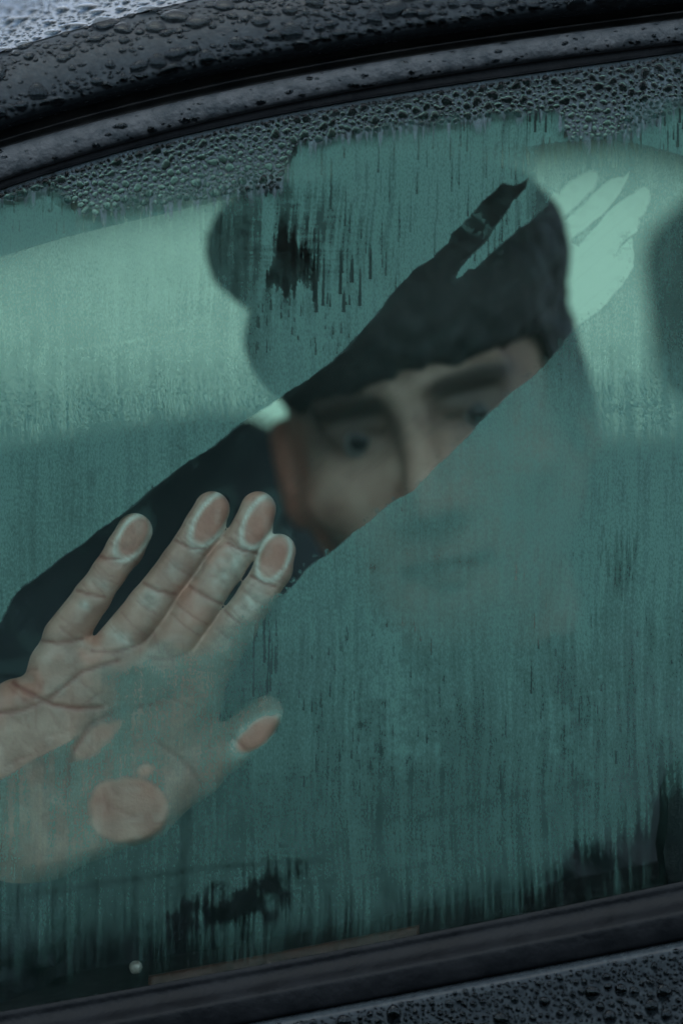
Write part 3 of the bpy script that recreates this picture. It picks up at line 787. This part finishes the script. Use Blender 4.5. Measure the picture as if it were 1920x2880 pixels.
# ------------------------------------------------------------------ the person
def smin(a, b, k):
    h = np.clip(0.5 + 0.5 * (b - a) / k, 0, 1)
    return b * (1 - h) + a * h - k * h * (1 - h)
def smax(a, b, k): return -smin(-a, -b, k)
def cone(X, a, b, ra, rb):
    a = np.asarray(a, np.float32); e = np.asarray(b, np.float32) - a
    w = [X[..., i] - a[i] for i in range(3)]
    t = np.clip((w[0] * e[0] + w[1] * e[1] + w[2] * e[2]) / float(e @ e), 0, 1).astype(np.float32)
    return np.sqrt((w[0] - t * e[0]) ** 2 + (w[1] - t * e[1]) ** 2 + (w[2] - t * e[2]) ** 2) - (np.float32(ra) + np.float32(rb - ra) * t)
def ell(X, c, r):
    r = np.asarray(r, float); q = X - np.asarray(c, float)
    k0 = np.linalg.norm(q / r, axis=-1); k1 = np.linalg.norm(q / (r * r), axis=-1)
    return k0 * (k0 - 1) / np.maximum(k1, 1e-9)
def surface_nets(fn, lo, hi, h):
    ax = [np.arange(lo[i], hi[i] + h, h) for i in range(3)]
    X = np.stack(np.meshgrid(*ax, indexing='ij'), -1).astype(np.float32)
    f = fn(X).astype(np.float32)
    nx, ny, nz = f.shape
    ins = f < 0
    c = np.zeros((nx - 1, ny - 1, nz - 1), np.int16)
    corners = [(i, j, k) for i in (0, 1) for j in (0, 1) for k in (0, 1)]
    sl = lambda o: (slice(o[0], nx - 1 + o[0]), slice(o[1], ny - 1 + o[1]), slice(o[2], nz - 1 + o[2]))
    for o in corners: c += ins[sl(o)]
    act = (c > 0) & (c < 8)
    idx = -np.ones(act.shape, np.int64); ids = np.argwhere(act); idx[act] = np.arange(len(ids))
    acc = np.zeros((len(ids), 3)); cnt = np.zeros(len(ids))
    for o in corners:
        for d in range(3):
            if o[d]: continue
            o2 = list(o); o2[d] = 1
            fa = f[tuple((ids + o).T)]; fb = f[tuple((ids + o2).T)]
            cr = (fa < 0) != (fb < 0)
            t = np.where(cr, fa / np.where(cr, fa - fb, 1), 0)
            p = np.tile(np.array(o, float), (len(ids), 1)); p[:, d] += t
            acc[cr] += p[cr]; cnt[cr] += 1
    v = (ids + acc / cnt[:, None]) * h + np.array([a_[0] for a_ in ax])
    quads = []
    for d in range(3):
        u, w = [(1, 2), (2, 0), (0, 1)][d]
        s0 = [slice(1, -1)] * 3; s0[d] = slice(0, -1); s1 = [slice(1, -1)] * 3; s1[d] = slice(1, None)
        A = ins[tuple(s0)]; B = ins[tuple(s1)]
        e = np.argwhere(A != B); off = np.ones(3, int); off[d] = 0
        g0 = e + off
        flip = A[tuple(e.T)]
        def cell(du, dw):
            q = g0.copy(); q[:, u] -= du; q[:, w] -= dw
            return idx[tuple(q.T)]
        q = np.stack([cell(1, 1), cell(0, 1), cell(0, 0), cell(1, 0)], -1)
        q = np.where(flip[:, None], q, q[:, ::-1])
        quads.append(q)
    return v, np.concatenate(quads)
def px3(px, py, mm): return np.array([(px - 960) * S, mm / 1000, (1440 - py) * S])
K = S
FINGERS = {
    'little': [(374, 1494, 46), (347, 1545, 47), (300, 1612, 43), (252, 1682, 47), (172, 1795, 56)],
    'ring': [(593, 1432, 46), (571, 1482, 50), (500, 1585, 47), (412, 1706, 53), (325, 1815, 58)],
    'middle': [(724, 1432, 46), (706, 1488, 50), (628, 1596, 50), (550, 1708, 53), (470, 1830, 60)],
    'index': [(782, 1550, 44), (766, 1602, 48), (722, 1676, 48), (660, 1766, 52), (590, 1868, 62)]}
FLIFT = {'little': (0, 0, 1.2, 2.0, 3.0), 'ring': (0, 0, .8, 1.4, 3.0), 'middle': (0, 0, .8, 1.4, 3.0), 'index': (0, 0, 1.0, 2.4, 4.0)}
THUMB = [(748, 2010, 46), (705, 2058, 54), (640, 2108, 56), (545, 2185, 66), (400, 2262, 96)]
TL = (0, 0, 3, 5, 1)
PLANE = 0.0013
FINGERS = {k_: [(x_, y_, r_ * 1.11) for x_, y_, r_ in v_] for k_, v_ in FINGERS.items()}
THUMB = [(x_, y_, r_ * 1.06) for x_, y_, r_ in THUMB]
def hand_sdf(X):
    fs = []
    for nm, pts in FINGERS.items():
        f = None
        for i in range(len(pts) - 1):
            (x0, y0, r0), (x1, y1, r1) = pts[i], pts[i + 1]
            m0 = r0 * K * 1000 * .86 + FLIFT[nm][i] + 1; m1 = r1 * K * 1000 * .86 + FLIFT[nm][i + 1] + 1
            q = cone(X, px3(x0, y0, m0), px3(x1, y1, m1), r0 * K, r1 * K)
            f = q if f is None else smin(f, q, .002)
        fs.append(f)
    F = fs[0]
    for q in fs[1:]: F = smin(F, q, .0012)
    palm = None
    for (x0, y0, r0, l0), (x1, y1, r1, l1) in (
            ((150, 1880, 72, 2), (40, 2280, 110, 3)), ((270, 1880, 76, 2), (90, 2300, 110, 6)), ((410, 1900, 78, 2), (160, 2310, 105, 6)), ((540, 1930, 78, 3), (250, 2310, 100, 5)),
            ((40, 2010, 96, 1), (-20, 2240, 110, 2)), ((150, 1880, 70, 2), (540, 1930, 72, 2))):
        q = cone(X, px3(x0, y0, r0 * K * 880 + l0), px3(x1, y1, r1 * K * 880 + l1), r0 * K, r1 * K)
        palm = q if palm is None else smin(palm, q, .006)
    th = None
    for i in range(len(THUMB) - 1):
        (x0, y0, r0), (x1, y1, r1) = THUMB[i], THUMB[i + 1]
        q = cone(X, px3(x0, y0, r0 * K * 860 + 1 + TL[i]), px3(x1, y1, r1 * K * 860 + 1 + TL[i + 1]), r0 * K, r1 * K)
        th = q if th is None else smin(th, q, .004)
    th = smin(th, cone(X, px3(360, 2275, 100 * K * 800), px3(120, 2370, 118 * K * 900), 108 * K, 112 * K), .010)
    web = cone(X, px3(560, 1990, 62 * K * 1000 + 5), px3(440, 2170, 66 * K * 1000 + 6), 46 * K, 60 * K)
    h = smin(palm, th, .007); h = smin(h, web, .010)
    h = smin(h, F, .0048)
    wrist = cone(X, px3(70, 2340, 26), px3(-120, 2600, 52), 150 * K, 165 * K)
    h = smin(h, wrist, .012)
    q = X[..., 1] - PLANE
    h = smax(h, -q, .0016)
    return h
hv, hq = surface_nets(hand_sdf, (-0.205, -0.0005, -0.20), (-0.012, 0.062, 0.016), 0.00115)
# creases pressed into the palm side
HX = hv[:, 0] / S + 960; HY = 1440 - hv[:, 2] / S
cre = np.zeros(len(hv))
LINES = [([(30, 1925), (90, 1955), (150, 1985), (215, 1995), (285, 1990)], 6, 1.0), ([(-40, 2010), (60, 2000), (140, 1965), (230, 1890), (330, 1860)], 6, .8),
         ([(420, 1985), (330, 2000), (250, 2040), (200, 2120), (180, 2250)], 7, .9), ([(90, 1800), (160, 1810), (225, 1800)], 5, .9), ([(255, 1832), (320, 1838), (388, 1815)], 5, .7), ([(410, 1850), (470, 1858), (520, 1842)], 5, .6), ([(540, 1880), (600, 1890), (650, 1866)], 5, .6),
         ([(268, 1563), (300, 1572), (338, 1570)], 5, .9), ([(212, 1662), (250, 1672), (292, 1680)], 5, .8), ([(492, 1520), (530, 1540), (575, 1545)], 5, .9), ([(400, 1640), (440, 1662), (490, 1672)], 5, .8),
         ([(640, 1528), (680, 1548), (720, 1556)], 5, 1.0), ([(530, 1650), (580, 1680), (620, 1700)], 5, .8), ([(705, 1620), (740, 1640), (772, 1650)], 5, .9), ([(630, 1720), (668, 1750), (700, 1772)], 5, .8), ([(655, 2075), (690, 2110)], 5, .6), ([(440, 2090), (520, 2150), (560, 2210)], 8, .6)]
for pts, w, k in LINES:
    cre = np.maximum(cre, k * np.exp(-(line_dist(pts, HX, HY) / w) ** 2))
r3 = np.random.default_rng(23)
for _ in range(110):       # fine skin lines on the palm
    x0, y0 = r3.uniform(0, 560), r3.uniform(1830, 2330); an = rad(r3.choice([-35, 20, 60, 100]) + r3.uniform(-18, 18)); L = r3.uniform(25, 90)
    cre = np.maximum(cre, r3.uniform(.15, .4) * np.exp(-(line_dist([(x0, y0), (x0 + L * math.cos(an) * .5, y0 - L * math.sin(an) * .5 + r3.uniform(-5, 5)), (x0 + L * math.cos(an), y0 - L * math.sin(an))], HX, HY) / 3.6) ** 2))
for nm, pts in FINGERS.items():     # and across the fingers
    for _ in range(16):
        k_ = r3.uniform(.8, 3.9); i_ = int(k_); f_ = k_ - i_
        (xa, ya, ra), (xb, yb, rb) = pts[i_], pts[min(i_ + 1, 4)]
        x0, y0, rr = xa + (xb - xa) * f_, ya + (yb - ya) * f_, (ra + (rb - ra) * f_) * r3.uniform(.4, .95)
        dx, dy = xb - xa, yb - ya; n_ = math.hypot(dx, dy) or 1; px_, py_ = -dy / n_, dx / n_
        cre = np.maximum(cre, r3.uniform(.15, .45) * np.exp(-(line_dist([(x0 - px_ * rr, y0 - py_ * rr + r3.uniform(-8, 8)), (x0, y0 + 4), (x0 + px_ * rr, y0 + py_ * rr + r3.uniform(-8, 8))], HX, HY) / 3.4) ** 2))
front = sst(.016, .009, hv[:, 1])
hv = hv + np.stack([np.zeros(len(hv)), cre * front * 0.0011, np.zeros(len(hv))], 1)
hcre = cre * front * 0.85
hblanch = np.zeros(len(hv)); hflush = 0.35 * sst(.55, .8, vnoise(HX, HY, 90, 90, 81)) * front
for cx, cy, hl, hw, ang, rw, den in CONTACTS:
    c, s_ = math.cos(rad(ang)), math.sin(rad(ang))
    u_ = ((HX - cx) * c - (HY - cy) * s_) / hl; w_ = ((HX - cx) * s_ + (HY - cy) * c) / hw
    q_ = (np.hypot(u_, w_) - 1) * hw
    hblanch = np.maximum(hblanch, np.exp(-((q_ - 6) / 5.5) ** 2) * (.65 + .5 * vnoise(HX, HY, 18, 18, 86)) * front)
    hflush = np.maximum(hflush, 0.45 * sst(0, -6, q_) * front); hcre = np.maximum(hcre, 0.14 * sst(0, -6, q_) * front)
for cx, cy, rx, ry, k in SMEARS:
    hblanch = np.maximum(hblanch, 1.5 * k * smear(HX, HY, cx, cy, rx, ry) * front)
hblanch = np.clip(hblanch + 0.12 * sst(.5, .8, vnoise(HX, HY, 28, 28, 83)) * front, 0, 1)
hcre = np.clip(hcre + 0.10 * sst(.68, .8, vnoise(HX, HY, 17, 12, 84)) * front, 0, 1)

def head_sdf(X):
    Xa = X.copy(); Xa[..., 0] = np.abs(X[..., 0])
    f = ell(X, (0, .018, .035), (.077, .098, .088))
    f = smin(f, ell(X, (0, -.030, -.030), (.064, .056, .088)), .03)
    f = smin(f, cone(Xa, (.0, -.070, -.100), (.016, -.066, -.098), .020, .018), .025)
    f = smin(f, cone(Xa, (.050, .000, -.062), (.018, -.060, -.098), .020, .016), .025)
    f = smin(f, ell(Xa, (.047, -.058, -.030), (.022, .020, .018)), .018)
    f = smin(f, cone(Xa, (.006, -.083, .019), (.042, -.070, .020), .011, .010), .012)
    f = smax(f, -ell(Xa, (.0325, -.098, -.001), (.0245, .030, .0165)), .010)
    f = smin(f, ell(Xa, (.032, -.0640, -.001), (.0155, .0135, .0125)), .004)
    f = smin(f, cone(Xa, (.019, -.0752, .0050), (.043, -.068, .0040), .0048, .0045), .003)
    f = smin(f, cone(Xa, (.020, -.0735, -.0085), (.042, -.067, -.0080), .0040, .0040), .003)
    n = cone(X, (0, -.083, .010), (0, -.106, -.040), .0070, .0115)
    n = smin(n, cone(Xa, (.013, -.094, -.044), (.010, -.098, -.042), .0085, .0080), .006)
    f = smin(f, n, .009)
    f = smax(f, -ell(Xa, (.0068, -.104, -.0525), (.0040, .007, .0035)), .002)
    f = smin(f, cone(Xa, (0, -.0925, -.0700), (.021, -.080, -.0725), .0058, .0030), .005)
    f = smin(f, cone(Xa, (0, -.0920, -.0800), (.019, -.080, -.0755), .0066, .0030), .005)
    f = smax(f, -cone(Xa, (0, -.0990, -.0750), (.024, -.084, -.0742), .0018, .0012), .002)
    f = smin(f, ell(Xa, (.064, .012, -.022), (.018, .034, .045)), .012)
    ear = ell(Xa, (.083, .008, -.012), (.0105, .019, .032))
    ear = smax(ear, -ell(Xa, (.090, .002, -.010), (.009, .011, .020)), .004)
    f = smin(f, ear, .006)
    f = smin(f, cone(X, (0, .022, -.075), (0, .040, -.20), .056, .062), .02)
    return f
HR = Matrix.Rotation(rad(-8), 3, 'Z') @ Matrix.Rotation(rad(-13), 3, 'Y') @ Matrix.Rotation(rad(4), 3, 'X')
HRn = np.array(HR)
EYE = P(1168, 1192, 0.150)
HO = EYE - HRn @ np.array([0, -.075, 0.0])
v2, q2 = surface_nets(head_sdf, (-.105, -.13, -.215), (.105, .13, .14), 0.0022)
ax_ = np.abs(v2[:, 0])
face_dark = np.exp(-(((ax_ - .034) / .021) ** 4 + ((v2[:, 2] - .0155 - .10 * np.clip(ax_ - .02, 0, .02)) / .0046) ** 2)) * (v2[:, 1] < -.05)
roots = 0.75 * sst(.019, .031, v2[:, 2] - .11 * v2[:, 0]) * (v2[:, 1] < -.02)
beard = 0.35 * sst(-.050, -.072, v2[:, 2]) * sst(.02, -.04, v2[:, 1]) * sst(-.15, -.11, v2[:, 2])
socket_shade = 0.80 * np.exp(-(((ax_ - .032) / .029) ** 2 + ((v2[:, 2] - .005) / .0185) ** 2) ** 1.5) * (v2[:, 1] < -.04)  # shade of the eye hollows, painted as dark skin around the eyes
redness = 0.30 * np.exp(-(((ax_ - 0.0) / .016) ** 2 + ((v2[:, 2] + .042) / .012) ** 2)) * (v2[:, 1] < -.08) 
flush_rim = np.clip((v2[:, 0] < 0) * 0.9 * sst(.074, .082, ax_) + (v2[:, 0] < 0) * 0.9 * np.exp(-((ax_ - .069) / .007) ** 2) * (v2[:, 1] < .0) * (v2[:, 2] > -.06) * (v2[:, 2] < .05) + .7 * np.exp(-(((ax_ - .012) / .010) ** 2 + ((v2[:, 2] + .044) / .010) ** 2)) * (v2[:, 1] < -.08), 0, 1)  # nose and ear flush, plus warm rim light painted on the left temple
mouth = 0.85 * np.exp(-((v2[:, 2] + .0748) / .0035) ** 2) * (ax_ < .025) * (v2[:, 1] < -.07)
lips = 0.08 * np.exp(-((v2[:, 2] + .075) / .007) ** 2) * (ax_ < .024) * (v2[:, 1] < -.07)
v2w = v2 @ HRn.T + HO

# shoulders and arms under the jacket
NB = HO + HRn @ np.array([0, .04, -.19])
SH_R = NB + np.array([-.165, .03, -.055]); SH_L = NB + np.array([.165, .05, -.045])
WR = px3(-60, 2520, 44); EL = np.array([-.28, .20, -.38]); EL2 = SH_L + np.array([.08, .02, -.27])
def torso_sdf(X, g=0.0):
    f = cone(X, SH_R, SH_L, .062 + g, .062 + g)
    f = smin(f, ell(X, NB + np.array([0, .04, -.22]), (.17 + g, .11 + g, .24)), .06)
    f = smin(f, cone(X, SH_R, EL, .060 + g, .047 + g), .03)
    f = smin(f, cone(X, SH_L, EL2, .060 + g, .048 + g), .03)
    return f
def inner_body(X):
    f = smin(torso_sdf(X, -.004), cone(X, NB + np.array([0, .0, -.02]), NB + np.array([0, .02, -.08]), .060, .075), .03)
    return smin(f, cone(X, EL, WR, .046, .030), .03)
v3, q3 = surface_nets(inner_body, (-.36, .012, -.62), (.36, .45, -.02), 0.009)
person = empty('person', 'person in a dark jacket pressing a hand on the fogged window from inside', 'person')
nb, n2 = len(hv), len(v2w)
bm_ = mesh_np('body', np.concatenate([hv, v2w, v3]), np.concatenate([hq, q2 + nb, q3 + nb + n2]))
attr(bm_, 'crease', np.concatenate([hcre, np.clip(redness + lips, 0, 1), np.zeros(len(v3))]))
attr(bm_, 'face_dark', np.concatenate([np.zeros(nb), np.clip(.9 * face_dark + beard + socket_shade + roots + mouth, 0, .9), np.zeros(len(v3))]))  # brow, beard, roots and mouth tones plus painted eye-socket shade
attr(bm_, 'flush_rim', np.concatenate([hflush, flush_rim, np.zeros(len(v3))]))
attr(bm_, 'blanch', np.concatenate([hblanch, np.zeros(n2 + len(v3))]))
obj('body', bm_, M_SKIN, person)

def jacket_sdf(X):
    f = torso_sdf(X, .008)
    f = smin(f, cone(X, EL, EL + (WR - EL) * 1.0, .056, .046), .03)
    col = cone(X, NB + np.array([-.01, -.005, .045]), NB + np.array([0, .03, -.06]), .088, .11)
    f = smin(f, col, .03)
    w = .003 * np.sin(X[..., 0] * 140 + 9 * np.sin(X[..., 2] * 60)) + .003 * np.sin(X[..., 2] * 170 + 7 * np.sin(X[..., 0] * 50))
    f = f + w
    f = smax(f, -cone(X, NB + np.array([-.02, -.04, .16]), NB + np.array([-.005, .0, .02]), .085, .062), .006)
    return smax(f, -(X[..., 1] - .012), .004)
vj, qj = surface_nets(jacket_sdf, (-.38, .008, -.62), (.36, .47, .02), 0.006)
jk = obj('jacket', mesh_np('jacket', vj, qj), M_JACKET, person)

def hair_sdf(X):
    r1 = np.sin(X[..., 0] * 150 + 5 * np.sin(X[..., 2] * 70)) * np.sin(X[..., 2] * 130 + 6 * np.sin(X[..., 0] * 60)) * np.sin(X[..., 1] * 120)
    r2 = np.sin(X[..., 0] * 330 + X[..., 2] * 210 + 3 * np.sin(X[..., 1] * 200))
    f = ell(X, (.004, .016, .048), (.084, .106, .082))
    f = smin(f, ell(X, (.006, -.004, .096), (.078, .092, .046)), .02)
    f = smin(f, ell(X, (-.054, -.012, .112), (.042, .066, .034)), .012)
    f = smin(f, ell(X, (.056, -.004, .082), (.042, .070, .044)), .012)
    f = smin(f, ell(X, (.070, .018, .004), (.022, .050, .050)), .012)
    f = f + .0022 * r1 + .0014 * r2
    f = smin(f, ell(X, (-.004, -.052, .056), (.078, .048, .046)) + .001 * r1, .02)
    line = .0235 + .11 * X[..., 0] + .0025 * np.sin(X[..., 0] * 95 + 1.2) + .0025 * r2 - .02 * sst(-.062, -.078, X[..., 0])
    f = smax(f, np.where((X[..., 1] < .02) & (X[..., 0] < .072), line - X[..., 2], -1.0 + 0 * X[..., 2]), .005)
    low = X[..., 2] + .012 - .9 * np.clip(X[..., 1], -.05, .03)
    return smax(f, -(X[..., 2] + .012 + .3 * np.clip(X[..., 1], -.02, .1) + .035 * sst(.06, .08, X[..., 0])), .01)
vh, qh = surface_nets(hair_sdf, (-.13, -.125, -.06), (.13, .145, .16), 0.0028)
obj('hair', mesh_np('hair', vh @ HRn.T + HO, qh), M_HAIR, person)

m, nt, b, out = new_mat('eye')
b.inputs['Roughness'].default_value = 0.3
b.inputs['Specular IOR Level'].default_value = 0.25
tc = N(nt, 'ShaderNodeTexCoord'); gr = N(nt, 'ShaderNodeVectorMath', operation='DISTANCE')
gr.inputs[1].default_value = (0, -0.0118, 0)
nt.links.new(tc.outputs['Object'], gr.inputs[0])
cr = N(nt, 'ShaderNodeValToRGB')
e = cr.color_ramp.elements
e[0].position = 0.22; e[0].color = (0.004, 0.004, 0.004, 1)
e[1].position = 0.30; e[1].color = (0.018, 0.018, 0.018, 1)
k = e.new(0.52); k.color = (0.016, 0.016, 0.016, 1)
k = e.new(0.58); k.color = (0.15, 0.14, 0.13, 1)
ml = N(nt, 'ShaderNodeMath', operation='MULTIPLY'); ml.inputs[1].default_value = 100.0
nt.links.new(gr.outputs['Value'], ml.inputs[0]); nt.links.new(ml.outputs[0], cr.inputs[0]); nt.links.new(cr.outputs[0], b.inputs['Base Color'])
for s_ in (-1, 1):
    th = np.linspace(0, np.pi, 17); prof = [(max(.0001, .0121 * math.sin(t)), -.0121 * math.cos(t)) for t in th]
    o = lathe('eye', prof, m, person, HO + HRn @ np.array([s_ * .032, -.0662, -.0020]), 24)
    o.rotation_euler = (rad(2), 0, rad(-2))

# ------------------------------------------------------------------ lean the car as it stands
for o in TOP:
    o.matrix_world = TILT @ o.matrix_world
